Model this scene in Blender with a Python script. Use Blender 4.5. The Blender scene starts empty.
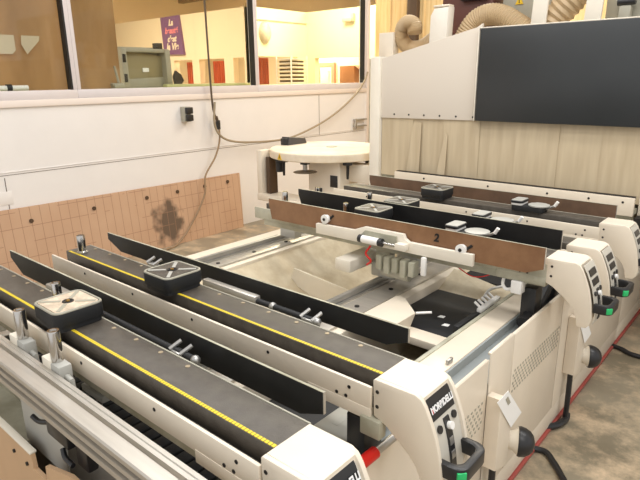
import bpy, bmesh, math, random
from mathutils import Vector, Matrix
random.seed(7)
SC = bpy.context.scene
COL = SC.collection
PI = math.pi

# ------------------------------------------------------------------ materials
def lin(c):
    return tuple(((v/255)/12.92 if v/255 <= .04045 else ((v/255+.055)/1.055)**2.4) for v in c)
MATS = {}
def mat(name, rgb, rough=.5, metal=0., spec=.5, var=.0, vscale=6., rgb2=None, bump=0., bscale=60., stretch=None, trans=0., emit=None, estr=0.):
    m = bpy.data.materials.new(name); m.use_nodes = True
    nt = m.node_tree; b = nt.nodes['Principled BSDF']
    c = lin(rgb)+(1,)
    b.inputs['Base Color'].default_value = c
    b.inputs['Roughness'].default_value = rough
    b.inputs['Metallic'].default_value = metal
    b.inputs['Specular IOR Level'].default_value = spec
    if trans: b.inputs['Transmission Weight'].default_value = trans
    if emit:
        b.inputs['Emission Color'].default_value = lin(emit)+(1,); b.inputs['Emission Strength'].default_value = estr
    if var or rgb2 or bump:
        tc = nt.nodes.new('ShaderNodeTexCoord'); mp = nt.nodes.new('ShaderNodeMapping')
        nt.links.new(tc.outputs['Object'], mp.inputs['Vector'])
        if stretch: mp.inputs['Scale'].default_value = stretch
    if var or rgb2:
        n = nt.nodes.new('ShaderNodeTexNoise'); n.inputs['Scale'].default_value = vscale; n.inputs['Detail'].default_value = 6
        n.inputs['Roughness'].default_value = .62
        nt.links.new(mp.outputs[0], n.inputs['Vector'])
        r = nt.nodes.new('ShaderNodeValToRGB')
        r.color_ramp.elements[0].position = .36; r.color_ramp.elements[1].position = .66
        d = lin(rgb2) if rgb2 else tuple(x*(1-var) for x in c[:3])
        r.color_ramp.elements[0].color = tuple(d)+(1,); r.color_ramp.elements[1].color = c
        nt.links.new(n.outputs['Fac'], r.inputs['Fac']); nt.links.new(r.outputs['Color'], b.inputs['Base Color'])
    if bump:
        n2 = nt.nodes.new('ShaderNodeTexNoise'); n2.inputs['Scale'].default_value = bscale; n2.inputs['Detail'].default_value = 3
        nt.links.new(mp.outputs[0], n2.inputs['Vector'])
        bp = nt.nodes.new('ShaderNodeBump'); bp.inputs['Strength'].default_value = bump; bp.inputs['Distance'].default_value = .004
        nt.links.new(n2.outputs['Fac'], bp.inputs['Height']); nt.links.new(bp.outputs[0], b.inputs['Normal'])
    MATS[name] = m
    return m
cream = mat('cream_paint', (234,222,203), .38, var=.06, vscale=5)
creamd = mat('cream_paint_dusty', (220,208,182), .55, rgb2=(196,180,150), vscale=9)
whitep = mat('white_machine_paint', (240,232,216), .4, var=.06)
greyg = mat('grey_green_steel', (190,188,170), .45, rgb2=(158,154,134), vscale=7)
greyp = mat('pale_grey_steel', (184,183,176), .42, var=.12)
blackm = mat('black_plate', (30,30,31), .42, var=.35, vscale=14)
rubber = mat('black_rubber', (30,31,33), .55, bump=.2, bscale=200)
deckm = mat('composite_table_top', (90,84,76), .36, rgb2=(74,68,61), vscale=22, bump=.3, bscale=350)
trough = mat('dusty_black_trough', (24,22,21), .5, rgb2=(46,42,37), vscale=30)
alu = mat('aluminium', (206,200,190), .34, metal=.6, var=.14, vscale=14, stretch=(.3,4,4))
chrome = mat('chrome', (205,202,198), .16, metal=1.)
steel = mat('galvanised_steel', (190,188,184), .32, metal=.75, var=.15)
brownm = mat('brown_laminate', (152,114,82), .38, rgb2=(130,94,66), vscale=7)
brownfar = mat('brown_laminate_dark', (122,94,74), .45, rgb2=(100,78,62), vscale=7)
red = mat('red_plastic', (214,34,28), .4)
redtrim = mat('red_kick_strip', (176,84,76), .5)
green = mat('green_button', (40,190,110), .4)
whitepl = mat('white_plastic', (244,242,238), .35)
greypl = mat('grey_plastic', (172,168,152), .45, var=.1)
paper = mat('white_paper', (250,250,248), .7)
darkpl = mat('dark_plastic', (36,36,38), .35)
screen = mat('smoked_window', (52,55,57), .33, var=.12, vscale=3)
tan = mat('tan_board_and_shaded_cream', (212,176,138), .6, var=.06)  # tan of the offcut board, also beige end panel with shade mixed in
screwm = mat('dull_screw', (176,160,134), .4, metal=.3)
brass = mat('brass', (190,150,80), .35, metal=.8)
cable = mat('brown_cable', (92,76,60), .5)
cabgrey = mat('grey_hose', (160,144,120), .5)
yellow = mat('yellow_sign', (232,190,40), .5)
wallm = mat('white_wall_panel', (238,234,231), .5, var=.03, vscale=3)
framem = mat('window_frame_paint', (222,214,214), .4, var=.05)
ledgem = mat('pinkish_ledge_paint', (236,224,215), .45)
sealm = mat('black_gasket', (28,24,22), .6)
papert = mat('faded_paper', (214,198,170), .7)
gutterm = mat('grey_gutter', (150,156,157), .45)
panelc = mat('greyish_cream_panel', (222,212,198), .45)
panelg = mat('control_panel_grey', (205,200,188), .35)
trayd = mat('dark_papers', (96,80,56), .7)
cartain = mat('tan_cloth', (190,162,124), .8, rgb2=(170,142,104), vscale=3, stretch=(1,1.2,.3))
officew = mat('office_wall_paint', (246,228,196), .6)
officey = mat('office_wall_yellow', (250,240,196), .6)
orange = mat('orange_curtain', (228,142,104), .7, rgb2=(206,112,78), vscale=12, stretch=(1,1,.15))
darkceil = mat('dim_ceiling', (150,130,100), .8)
darkbr = mat('dark_brown', (84,64,46), .6)
pegwood = mat('yellow_timber', (232,206,156), .6, rgb2=(214,180,124), vscale=8, stretch=(3,3,.2))
purple = mat('purple_banner', (122,84,128), .6)
pinkt = mat('pink_lettering', (238,140,150), .6)
creamt = mat('cream_lettering', (240,226,200), .6)
hosem = mat('tan_hose', (196,170,132), .5, var=.1)
skinw = mat('white_lettering', (240,240,240), .5)

def ruler_mat():
    m = mat('yellow_ruler', (232,204,44), .45)
    nt = m.node_tree; b = nt.nodes['Principled BSDF']
    tc = nt.nodes.new('ShaderNodeTexCoord'); s = nt.nodes.new('ShaderNodeSeparateXYZ'); nt.links.new(tc.outputs['Object'], s.inputs[0])
    mu = nt.nodes.new('ShaderNodeMath'); mu.operation = 'MULTIPLY'; mu.inputs[1].default_value = 100
    fr = nt.nodes.new('ShaderNodeMath'); fr.operation = 'FRACT'; gt = nt.nodes.new('ShaderNodeMath'); gt.operation = 'GREATER_THAN'; gt.inputs[1].default_value = .78
    nt.links.new(s.outputs['X'], mu.inputs[0]); nt.links.new(mu.outputs[0], fr.inputs[0]); nt.links.new(fr.outputs[0], gt.inputs[0])
    mx = nt.nodes.new('ShaderNodeMix'); mx.data_type = 'RGBA'; mx.inputs['A'].default_value = lin((236,208,46))+(1,); mx.inputs['B'].default_value = lin((120,100,30))+(1,)
    nt.links.new(gt.outputs[0], mx.inputs['Factor']); nt.links.new(mx.outputs['Result'], b.inputs['Base Color'])
    return m
rulerm = ruler_mat()

def board_mat():
    m = mat('grooved_particle_board', (200,166,134), .7)
    nt = m.node_tree; b = nt.nodes['Principled BSDF']; L = nt.links
    tc = nt.nodes.new('ShaderNodeTexCoord')
    s = nt.nodes.new('ShaderNodeSeparateXYZ'); L.new(tc.outputs['Object'], s.inputs[0])
    def M(op, a, b_=None):
        n = nt.nodes.new('ShaderNodeMath'); n.operation = op
        for i, v in enumerate((a, b_)):
            if v is None: continue
            if isinstance(v, (int, float)): n.inputs[i].default_value = v
            else: L.new(v, n.inputs[i])
        return n.outputs[0]
    def line(coord, per, w, off=0.):
        f = M('FRACT', M('DIVIDE', M('ADD', coord, off), per))
        return M('LESS_THAN', f, w/per)
    nz = nt.nodes.new('ShaderNodeTexNoise'); nz.inputs['Scale'].default_value = 3.5; nz.inputs['Detail'].default_value = 4; L.new(tc.outputs['Object'], nz.inputs['Vector'])
    v = line(s.outputs['Y'], .082, .004)
    h = M('MULTIPLY', line(s.outputs['Z'], .13, .004, .04), M('GREATER_THAN', nz.outputs['Fac'], .47))
    g = M('MAXIMUM', v, h)
    # one stained patch of black overspray with shape of its own
    dy = M('DIVIDE', M('SUBTRACT', s.outputs['Y'], .58), .2); dz = M('DIVIDE', M('SUBTRACT', s.outputs['Z'], .26), .26)
    d = M('SQRT', M('ADD', M('POWER', M('ABSOLUTE', dy), 2.), M('POWER', M('ABSOLUTE', dz), 2.)))
    n3 = nt.nodes.new('ShaderNodeTexNoise'); n3.inputs['Scale'].default_value = 9; L.new(tc.outputs['Object'], n3.inputs['Vector'])
    d2 = M('ADD', d, M('MULTIPLY', M('SUBTRACT', n3.outputs['Fac'], .5), 1.6))
    st = nt.nodes.new('ShaderNodeMapRange'); st.inputs['From Min'].default_value = .55; st.inputs['From Max'].default_value = 1.05; st.inputs['To Min'].default_value = .8; st.inputs['To Max'].default_value = 0.
    L.new(d2, st.inputs['Value'])
    base = nt.nodes.new('ShaderNodeMix'); base.data_type = 'RGBA'; base.inputs['A'].default_value = lin((206,172,142))+(1,); base.inputs['B'].default_value = lin((190,152,122))+(1,)
    L.new(nz.outputs['Fac'], base.inputs['Factor'])
    mx = nt.nodes.new('ShaderNodeMix'); mx.data_type = 'RGBA'; L.new(base.outputs['Result'], mx.inputs['A']); mx.inputs['B'].default_value = lin((58,50,42))+(1,)
    L.new(st.outputs[0], mx.inputs['Factor'])
    mx2 = nt.nodes.new('ShaderNodeMix'); mx2.data_type = 'RGBA'; L.new(mx.outputs['Result'], mx2.inputs['A']); mx2.inputs['B'].default_value = lin((160,122,96))+(1,)
    L.new(g, mx2.inputs['Factor']); L.new(mx2.outputs['Result'], b.inputs['Base Color'])
    return m
boardm = board_mat()

def floor_mat():
    m = mat('dusty_concrete', (150,138,114), .5)
    nt = m.node_tree; b = nt.nodes['Principled BSDF']; L = nt.links
    tc = nt.nodes.new('ShaderNodeTexCoord')
    n1 = nt.nodes.new('ShaderNodeTexNoise'); n1.inputs['Scale'].default_value = 4.2; n1.inputs['Detail'].default_value = 9; n1.inputs['Roughness'].default_value = .72; n1.inputs['Distortion'].default_value = .1
    n2 = nt.nodes.new('ShaderNodeTexNoise'); n2.inputs['Scale'].default_value = 1.3; n2.inputs['Detail'].default_value = 7
    L.new(tc.outputs['Object'], n1.inputs['Vector']); L.new(tc.outputs['Object'], n2.inputs['Vector'])
    r2 = nt.nodes.new('ShaderNodeValToRGB'); r2.color_ramp.elements[0].position = .35; r2.color_ramp.elements[1].position = .65
    r2.color_ramp.elements[0].color = lin((126,116,96))+(1,); r2.color_ramp.elements[1].color = lin((160,150,130))+(1,)
    L.new(n2.outputs['Fac'], r2.inputs['Fac'])
    r1 = nt.nodes.new('ShaderNodeValToRGB'); r1.color_ramp.elements[0].position = .45; r1.color_ramp.elements[1].position = .68
    L.new(n1.outputs['Fac'], r1.inputs['Fac'])
    mx = nt.nodes.new('ShaderNodeMix'); mx.data_type = 'RGBA'; L.new(r1.outputs['Color'], mx.inputs['Factor']); L.new(r2.outputs['Color'], mx.inputs['A']); mx.inputs['B'].default_value = lin((214,190,158))+(1,)
    L.new(mx.outputs['Result'], b.inputs['Base Color'])
    rr = nt.nodes.new('ShaderNodeMapRange'); rr.inputs['To Min'].default_value = .3; rr.inputs['To Max'].default_value = .8; L.new(r1.outputs['Color'], rr.inputs['Value']); L.new(rr.outputs[0], b.inputs['Roughness'])
    return m
floorm = floor_mat()

def strip_mat():
    m = mat('scuffed_strip_curtain', (206,188,156), .4)
    nt = m.node_tree; b = nt.nodes['Principled BSDF']; L = nt.links
    tc = nt.nodes.new('ShaderNodeTexCoord'); mp = nt.nodes.new('ShaderNodeMapping'); mp.inputs['Scale'].default_value = (5,1,.5); L.new(tc.outputs['Object'], mp.inputs['Vector'])
    n = nt.nodes.new('ShaderNodeTexNoise'); n.inputs['Scale'].default_value = 4; n.inputs['Detail'].default_value = 5; L.new(mp.outputs[0], n.inputs['Vector'])
    r = nt.nodes.new('ShaderNodeValToRGB'); r.color_ramp.elements[0].position = .3; r.color_ramp.elements[1].position = .72
    r.color_ramp.elements[0].color = lin((192,174,144))+(1,); r.color_ramp.elements[1].color = lin((212,196,166))+(1,)
    L.new(n.outputs['Fac'], r.inputs['Fac']); L.new(r.outputs['Color'], b.inputs['Base Color'])
    return m
stripm = strip_mat()

def glass_mat():
    m = bpy.data.materials.new('window_glass'); m.use_nodes = True; nt = m.node_tree
    for n in list(nt.nodes): nt.nodes.remove(n)
    o = nt.nodes.new('ShaderNodeOutputMaterial'); t = nt.nodes.new('ShaderNodeBsdfTransparent'); g = nt.nodes.new('ShaderNodeBsdfGlossy'); g.inputs['Roughness'].default_value = .03
    t.inputs['Color'].default_value = (.94,.95,.93,1)
    lw = nt.nodes.new('ShaderNodeLayerWeight'); lw.inputs['Blend'].default_value = .5; pw = nt.nodes.new('ShaderNodeMath'); pw.operation = 'POWER'; pw.inputs[1].default_value = 5.; nt.links.new(lw.outputs['Facing'], pw.inputs[0]); f = nt.nodes.new('ShaderNodeMath'); f.operation = 'MULTIPLY_ADD'; f.inputs[1].default_value = .8; f.inputs[2].default_value = .03; nt.links.new(pw.outputs[0], f.inputs[0]); mx = nt.nodes.new('ShaderNodeMixShader')
    nt.links.new(f.outputs[0], mx.inputs[0]); nt.links.new(t.outputs[0], mx.inputs[1]); nt.links.new(g.outputs[0], mx.inputs[2]); nt.links.new(mx.outputs[0], o.inputs[0])
    return m
glassm = glass_mat()

# ------------------------------------------------------------------ geometry helpers (world coordinates)
def NB(): return bmesh.new()
def bx(bm, x0, x1, y0, y1, z0, z1, bev=0., M=None, seg=2):
    r = bmesh.ops.create_cube(bm, size=1.)
    vs = r['verts']
    for v in vs:
        v.co = Vector(((x0+x1)/2+v.co.x*(x1-x0), (y0+y1)/2+v.co.y*(y1-y0), (z0+z1)/2+v.co.z*(z1-z0)))
        if M: v.co = M @ v.co
    if bev:
        es = list({e for v in vs for e in v.link_edges})
        bmesh.ops.bevel(bm, geom=es, offset=bev, segments=seg, affect='EDGES', profile=.5)
    return bm
def prism(bm, pts, axis, a, b, bev=0.):
    """polygon pts in the two other axes, extruded along axis from a to b"""
    def P(u, v, w):
        return {'x': (w,u,v), 'y': (u,w,v), 'z': (u,v,w)}[axis]
    A = [bm.verts.new(P(u,v,a)) for u,v in pts]; B = [bm.verts.new(P(u,v,b)) for u,v in pts]
    n = len(pts); fs = [bm.faces.new(A), bm.faces.new(B[::-1])]
    for i in range(n): fs.append(bm.faces.new((A[i], B[i], B[(i+1)%n], A[(i+1)%n])))
    bmesh.ops.recalc_face_normals(bm, faces=fs)
    if bev:
        es = {e for f in fs[:2] for e in f.edges}
        bmesh.ops.bevel(bm, geom=list(es), offset=bev, segments=2, affect='EDGES', profile=.5)
    return bm
def hexa(bm, q, d):
    """quad q (4 world points) given thickness vector d"""
    A = [bm.verts.new(Vector(p)) for p in q]; B = [bm.verts.new(Vector(p)+Vector(d)) for p in q]; n = len(q)
    fs = [bm.faces.new(A), bm.faces.new(B[::-1])]
    for i in range(n): fs.append(bm.faces.new((A[i], B[i], B[(i+1)%n], A[(i+1)%n])))
    bmesh.ops.recalc_face_normals(bm, faces=fs); return bm
def cyl(bm, p0, p1, r, r2=None, n=20):
    p0, p1 = Vector(p0), Vector(p1); d = p1-p0; q = d.to_track_quat('Z','Y').to_matrix().to_4x4()
    M = Matrix.Translation((p0+p1)/2) @ q
    bmesh.ops.create_cone(bm, cap_ends=True, segments=n, radius1=r, radius2=r if r2 is None else r2, depth=d.length, matrix=M); return bm
def lathe(bm, c, prof, n=28, axis='z'):
    rings = []
    for r, h in prof:
        ring = []
        for i in range(n):
            a = 2*PI*i/n
            if axis == 'z': p = (c[0]+r*math.cos(a), c[1]+r*math.sin(a), c[2]+h)
            elif axis == 'y': p = (c[0]+r*math.cos(a), c[1]+h, c[2]+r*math.sin(a))
            else: p = (c[0]+h, c[1]+r*math.cos(a), c[2]+r*math.sin(a))
            ring.append(bm.verts.new(p))
        rings.append(ring)
    fs = []
    for a, b in zip(rings, rings[1:]):
        for i in range(n): fs.append(bm.faces.new((a[i], a[(i+1)%n], b[(i+1)%n], b[i])))
    fs.append(bm.faces.new(rings[0][::-1])); fs.append(bm.faces.new(rings[-1]))
    bmesh.ops.recalc_face_normals(bm, faces=fs); return bm
def spline(pts, n=8):
    P = [Vector(p) for p in pts]; out = []
    for i in range(len(P)-1):
        p0 = P[i-1] if i else P[0]*2-P[1]; p1, p2 = P[i], P[i+1]; p3 = P[i+2] if i+2 < len(P) else P[-1]*2-P[-2]
        for k in range(n):
            t = k/n
            out.append(.5*((2*p1)+(p2-p0)*t+(2*p0-5*p1+4*p2-p3)*t*t+(3*p1-p0-3*p2+p3)*t**3))
    out.append(P[-1]); return out
def tube(bm, pts, r, n=10, smooth=8, rfun=None, closed=False):
    P = spline(pts, smooth) if smooth else [Vector(p) for p in pts]
    up = None; rings = []
    N = len(P)
    for i, p in enumerate(P):
        if closed: t = (P[(i+1)%N]-P[i-1]).normalized()
        else: t = (P[min(i+1,N-1)]-P[max(i-1,0)]).normalized()
        if up is None:
            up = Vector((0,0,1)) if abs(t.z) < .9 else Vector((1,0,0))
        up = (up-t*up.dot(t)).normalized(); s = t.cross(up)
        rr = rfun(i) if rfun else r
        rings.append([bm.verts.new(p+(up*math.cos(2*PI*k/n)+s*math.sin(2*PI*k/n))*rr) for k in range(n)])
    prs = list(zip(rings, rings[1:]))
    if closed: prs.append((rings[-1], rings[0]))
    for a, b in prs:
        for k in range(n): bm.faces.new((a[k], a[(k+1)%n], b[(k+1)%n], b[k]))
    if not closed:
        bm.faces.new(rings[0][::-1]); bm.faces.new(rings[-1])
    bmesh.ops.recalc_face_normals(bm, faces=bm.faces[:]); return bm
LOC = {}
def wloc(o):
    v = Vector((0,0,0))
    while o is not None: v += o.location; o = o.parent
    return v
def obj(name, bm, m, parent=None, loc=None, smooth=True):
    me = bpy.data.meshes.new(name); bm.to_mesh(me); bm.free()
    o = bpy.data.objects.new(name, me); COL.objects.link(o); me.materials.append(m)
    if parent is not None: off = wloc(parent); o.parent = parent
    else: off = Vector(loc) if loc else Vector((0,0,0)); o.location = off
    me.transform(Matrix.Translation(-off))
    if smooth:
        me.shade_smooth(); me.set_sharp_from_angle(angle=math.radians(32))
    return o
def thing(name, label, cat, loc, group=None):
    o = bpy.data.objects.new(name, None); COL.objects.link(o); o.location = loc; o.empty_display_size = .05
    o['label'] = label; o['category'] = cat
    if group: o['group'] = group
    return o
def tag(o, label, cat, group=None):
    o['label'] = label; o['category'] = cat
    if group: o['group'] = group
    return o
def struct(name, bm, m, loc=None):
    o = obj(name, bm, m, None, loc); o['kind'] = 'structure'; return o
def text_bm(s, size, M, ext=.0006, shear=0., xs=1.):
    cu = bpy.data.curves.new('t', 'FONT'); cu.body = s; cu.size = size; cu.extrude = ext; cu.align_x = 'CENTER'; cu.align_y = 'CENTER'; cu.shear = shear; cu.offset = .0008*size/.02
    o = bpy.data.objects.new('t', cu); COL.objects.link(o)
    dg = bpy.context.evaluated_depsgraph_get(); me = bpy.data.meshes.new_from_object(o.evaluated_get(dg))
    bm = bmesh.new(); bm.from_mesh(me); bpy.data.objects.remove(o); bpy.data.meshes.remove(me); bpy.data.curves.remove(cu)
    bmesh.ops.transform(bm, matrix=M @ Matrix.Diagonal((xs,1,1,1)), verts=bm.verts); return bm
def basis(right, up, origin):
    r = Vector(right).normalized(); u = Vector(up); u = (u-r*u.dot(r)).normalized(); n = r.cross(u)
    M = Matrix((r, u, n)).transposed().to_4x4(); M.translation = Vector(origin); return M

# ------------------------------------------------------------------ camera
def camera():
    yaw, pitch, roll = math.radians(130.958), math.radians(16.178), math.radians(.697)
    F = Vector((math.cos(yaw)*math.cos(pitch), math.sin(yaw)*math.cos(pitch), -math.sin(pitch)))
    R = Vector((math.sin(yaw), -math.cos(yaw), 0)); D = F.cross(R)
    c, s = math.cos(roll), math.sin(roll)
    R2 = R*c+D*s; D2 = -R*s+D*c
    M = Matrix((R2, -D2, -F)).transposed().to_4x4(); M.translation = (0,0,1.65)
    cam = bpy.data.cameras.new('camera'); o = bpy.data.objects.new('camera', cam); COL.objects.link(o)
    o.matrix_world = M; cam.sensor_width = 36; cam.lens = 36*558.88/640; cam.clip_start = .05
    SC.camera = o
camera()

# ------------------------------------------------------------------ the room
WX = -4.87
struct('floor', bx(NB(), -14, 6, -3, 12, -.1, 0), floorm)
struct('wall_left', bx(NB(), WX-.12, WX, -2, 6.64, 0, 1.45), wallm)
b = NB()
for z0, z1 in ((.918,.921),): bx(b, WX, WX+.003, -2, 6.64, z0, z1)
for y, z0, z1 in ((5.62,.93,1.44), (1.72,0,.9)): bx(b, WX, WX+.003, y, y+.005, z0, z1)
struct('trim_1', b, darkbr)                       # open panel joints
struct('trim_2', bx(NB(), WX-.12, WX+.02, -2, 6.64, 1.45, 1.505, .004), ledgem)
b = NB()
bx(b, WX, WX+.006, -2, 6.64, .94, .944, .001)
struct('trim_3', b, wallm)
ZT = 3.3
struct('wall_left_upper', bx(NB(), WX-.12, WX, -2, 6.64, ZT, 3.9), wallm)
mull = [(-2.0,-1.94), (.2,.26), (2.385,2.455), (4.515,4.575), (6.585,6.64)]
for i, ((a0,a1),(b0,b1)) in enumerate(zip(mull, mull[1:])):
    b = NB(); e = WX-.03
    bx(b, e-.05, e+.045, a0 if i == 0 else (a0+a1)/2, b1 if i == 3 else (b0+b1)/2, 1.505, 1.578, .004)
    bx(b, e-.05, e+.045, a0 if i == 0 else (a0+a1)/2, b1 if i == 3 else (b0+b1)/2, ZT-.07, ZT, .004)
    bx(b, e-.05, e+.045, (a0+a1)/2 if i else a0, a1, 1.578, ZT-.07, .004)
    bx(b, e-.05, e+.045, b0, (b0+b1)/2 if i < 3 else b1, 1.578, ZT-.07, .004)
    w = struct('window_%d' % (i+1), b, framem)
    obj('pane', bx(NB(), e-.004, e+.002, a1-.005, b0+.005, 1.57, ZT-.06), glassm, w)
    g = NB()
    bx(g, e-.02, e+.0475, b0-.018, b0-.001, 1.578, ZT-.07); obj('gasket', g, sealm, w)
b = NB(); bx(b, WX-.12, WX+.02, 6.64, 6.70, 0, 3.9, .003)
struct('trim_4', b, ledgem)
struct('wall_corner', bx(NB(), WX-.14, WX+.0, 6.70, 7.05, 0, 1.9), greyg)
b = NB()
bx(b, WX-.14, 5, 7.05, 7.15, 0, 3.9)
struct('wall_back', b, pegwood)
b = NB()
for i in range(24): bx(b, WX+.1+i*.27, WX+.13+i*.27, 7.035, 7.05, 1.2, 3.9, .003)
struct('trim_5', b, pegwood)
struct('trim_6', bx(NB(), -4.42, -4.27, 6.95, 7.035, 0, 3.9, .004), darkbr)

# adjoining office seen through the glass
def slabwall(name, pts, z0, z1, m, t=.12, ax='x'):
    pass
b = NB()   # wall running along x with three openings
yA = 6.75
ops = [(-9.54,-8.97), (-8.76,-8.05), (-7.81,-7.52)]
xs = [-14]+[v for o_ in ops for v in o_]+[-7.35]
for i in range(0, len(xs), 2): bx(b, xs[i], xs[i+1], yA, yA+.12, 0, 2.0)
bx(b, -14, -7.35, yA, yA+.12, 2.0, 2.8)
struct('wall_office_front', b, officew)
b = NB()
bx(b, -7.47, -7.35, yA, 8.27, 2.02, 2.8)
bx(b, -7.47, -7.35, yA, 6.86, 0, 2.02); bx(b, -7.47, -7.35, 7.9, 8.27, 0, 2.02)
struct('wall_office_side', b, officey)
b = NB()
bx(b, -7.35, -7.15, 8.15, 8.27, 0, 2.8); bx(b, -7.15, -5.95, 8.15, 8.27, 2.0, 2.8); bx(b, -5.95, -4.9, 8.15, 8.27, 0, 2.8)
struct('wall_office_back', b, officey)
struct('trim_7', bx(NB(), -7.35, -7.33, 6.75, 8.15, 2.60, 2.612), greyg)
struct('wall_far', bx(NB(), -14, 5, 11.2, 11.3, 0, 3.9), officew)
struct('wall_far_left', bx(NB(), -14.1, -14, -2, 11.2, 0, 3.9), officew)
b = NB()
bx(b, -14, WX-.12, -2, 12, 3.9, 4.0)
for i in range(7): bx(b, -14, WX-.12, 1.2+i*1.5, 1.35+i*1.5, 3.7, 3.9)
struct('ceiling', b, darkceil)
# things in the office
def oc(name, label, cat, bm, m, loc): return tag(obj(name, bm, m, None, loc), label, cat)
# orange curtains hanging in the openings
def curtain(x0, x1, y, z0, z1, name, label, m, folds=7, ax='x', group=None):
    bm = NB(); n = folds*6; vs = []
    for i in range(n+1):
        t = i/n; a = x0+(x1-x0)*t; d = .03*math.sin(t*folds*2*PI)
        p = (a, y+d) if ax == 'x' else (y+d, a)
        vs.append([bm.verts.new((p[0],p[1],z)) for z in (z0,z1)])
    fs = [bm.faces.new((u[0],v[0],v[1],u[1])) for u, v in zip(vs, vs[1:])]
    bmesh.ops.solidify(bm, geom=fs, thickness=.006)
    o = obj(name, bm, m, None, (p[0] if ax != 'x' else (x0+x1)/2, y if ax == 'x' else (x0+x1)/2, z0)); tag(o, label, 'curtain', group); return o

curtain(-9.45,-9.1, 6.98, .5, 1.97, 'curtain', 'orange curtain in the office doorway nearest the grey plastic case', orange, 5)
curtain(-8.65,-8.3, 6.98, .5, 1.97, 'curtain', 'orange curtain in the doorway crossed by the hanging cable', orange, 6)
curtain(7.05,7.35, -7.55, .5, 2.0, 'curtain', 'pale orange curtain beside the wire rack, right of the middle mullion', orange, 5, ax='y')

# purple banner
Yb = 6.70
tb = thing('banner', 'purple hanging banner with pink and cream cursive words on office wall', 'banner', (-9.55,Yb+.03,2.1))
zb0, zb1 = 2.12, 2.79
e = NB(); xb0, xb1 = -9.81, -9.24
prism(e, [(xb0+.04,zb0),(xb1+.09,zb0-.02),(xb1,zb1+.01),(xb0,zb1)], 'y', Yb+.0, Yb+.05); obj('cloth', e, purple, tb)
xc = (xb0+xb1)/2+.04
for s, z, m, sz in (('La', 2.68, creamt, .15), ('beauté', 2.54, pinkt, .15), ('c\'est', 2.39, creamt, .15), ('la Vie', 2.25, creamt, .17)):
    obj('lettering', text_bm(s, sz, basis((1,0,0),(0,0,1),(xc,Yb-.002,z)), ext=.002, shear=.3), m, tb)

# wall lamp, alarm box
e = NB(); bmesh.ops.create_uvsphere(e, u_segments=24, v_segments=14, radius=.5)
for v in e.verts: v.co = Vector((-7.35+max(v.co.x,0)*.22, 7.08+v.co.y*.26, 2.40+v.co.z*.36))
tag(obj('wall_lamp', e, creamd, None, (-7.35,7.08,2.40)), 'oval cream wall light on the yellow office wall', 'lamp')
ta = thing('alarm_box', 'small cream alarm box high on the yellow office wall', 'box', (-6.3,8.14,2.42))
obj('case', bx(NB(), -6.44,-6.24, 8.07,8.15, 2.57,2.63, .008), creamd, ta); obj('bracket', bx(NB(), -6.28,-6.22, 8.1,8.15, 2.57,2.70, .005), creamd, ta)

# wire rack
tr = thing('storage_rack', 'white wire rack with many shelves beyond the window', 'rack', (-7.0,7.75,0))
for sx in (-7.2,-6.85):
    for sy in (7.20,7.60):
        obj('post', cyl(NB(), (sx,sy,0), (sx,sy,2.02), .014, n=8), whitep, tr)
for k in range(30):
    z = .10+k*.064
    e = NB(); bx(e, -7.21,-6.84, 7.19,7.61, z, z+.014); obj('shelf', e, whitep, tr)
for k in range(29):
    z = .114+k*.064
    tag(obj('document_tray', bx(NB(), -7.17,-6.89, 7.24,7.56, z, z+.034, .003), trayd, None, (-7.03,7.77,z)), 'stack of papers on a shelf of the white wire rack', 'tray', 'paper stacks on the wire rack')
# opening at the back: door frame + boxes
td = thing('office_door', 'pale wooden door in pinkish frame at the end of the office', 'door', (-7.0,9.6,0))
e = NB(); bx(e, -8.36,-8.28, 9.6,9.66, 0,1.96); bx(e, -7.96,-7.88, 9.6,9.66, 0,1.96); bx(e, -8.28,-7.96, 9.6,9.66, 1.88,1.96); obj('door_frame', e, mat('salmon_wood',(206,140,110),.6), td)
obj('door_leaf', bx(NB(), -8.28,-7.96, 9.61,9.65, 0,1.88), officew, td)
obj('door_panel', bx(NB(), -8.22,-8.02, 9.595,9.61, .9,1.80, .004), mat('pink_panel',(236,196,168),.6), td)
struct('wall_office_rear', bx(NB(), -9,-4.9, 9.66,9.76, 0,3.0), officew)
cardm = mat('cardboard', (196,140,104), .7)
hx = -6.70
z0 = 0
for k, (w, h, lab) in enumerate(((.26,.60,'tall cardboard carton at the bottom of the pile in the office'),(.24,.64,'cardboard carton in the middle of the office pile'),(.22,.62,'open cardboard carton on top of the office pile'))):
    e = NB(); bx(e, hx-w, hx+w-.1, 8.6,9.0, z0, z0+h, .004)
    if k == 2: hexa(e, [(hx+w-.1,8.6,z0+h),(hx+w-.1,9.0,z0+h),(hx+w+.08,9.0,z0+h-.1),(hx+w+.08,8.6,z0+h-.1)], (0,0,.006))
    tag(obj('cardboard_box', e, cardm, None, (hx,8.8,z0)), lab, 'box', 'cardboard boxes in the office'); z0 += h

# tan cloth sheet hung behind the left windows
bm = NB(); vs = []
for i in range(61):
    t = i/60; y = -1.9+t*(3.02+1.9); d = .012*math.sin(t*37)+.006*math.sin(t*91)
    vs.append([bm.verts.new((-5.16+d*(1 if z < 2 else .6), y, z)) for z in (1.3,2.2,3.5)])
fs = [bm.faces.new((u[k],v[k],v[k+1],u[k+1])) for u, v in zip(vs, vs[1:]) for k in (0,1)]
bmesh.ops.solidify(bm, geom=fs, thickness=.005)
tag(obj('hanging_sheet', bm, cartain, None, (-5.16,.6,1.3)), 'brown cloth sheet hung behind the left windows', 'curtain')
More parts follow.
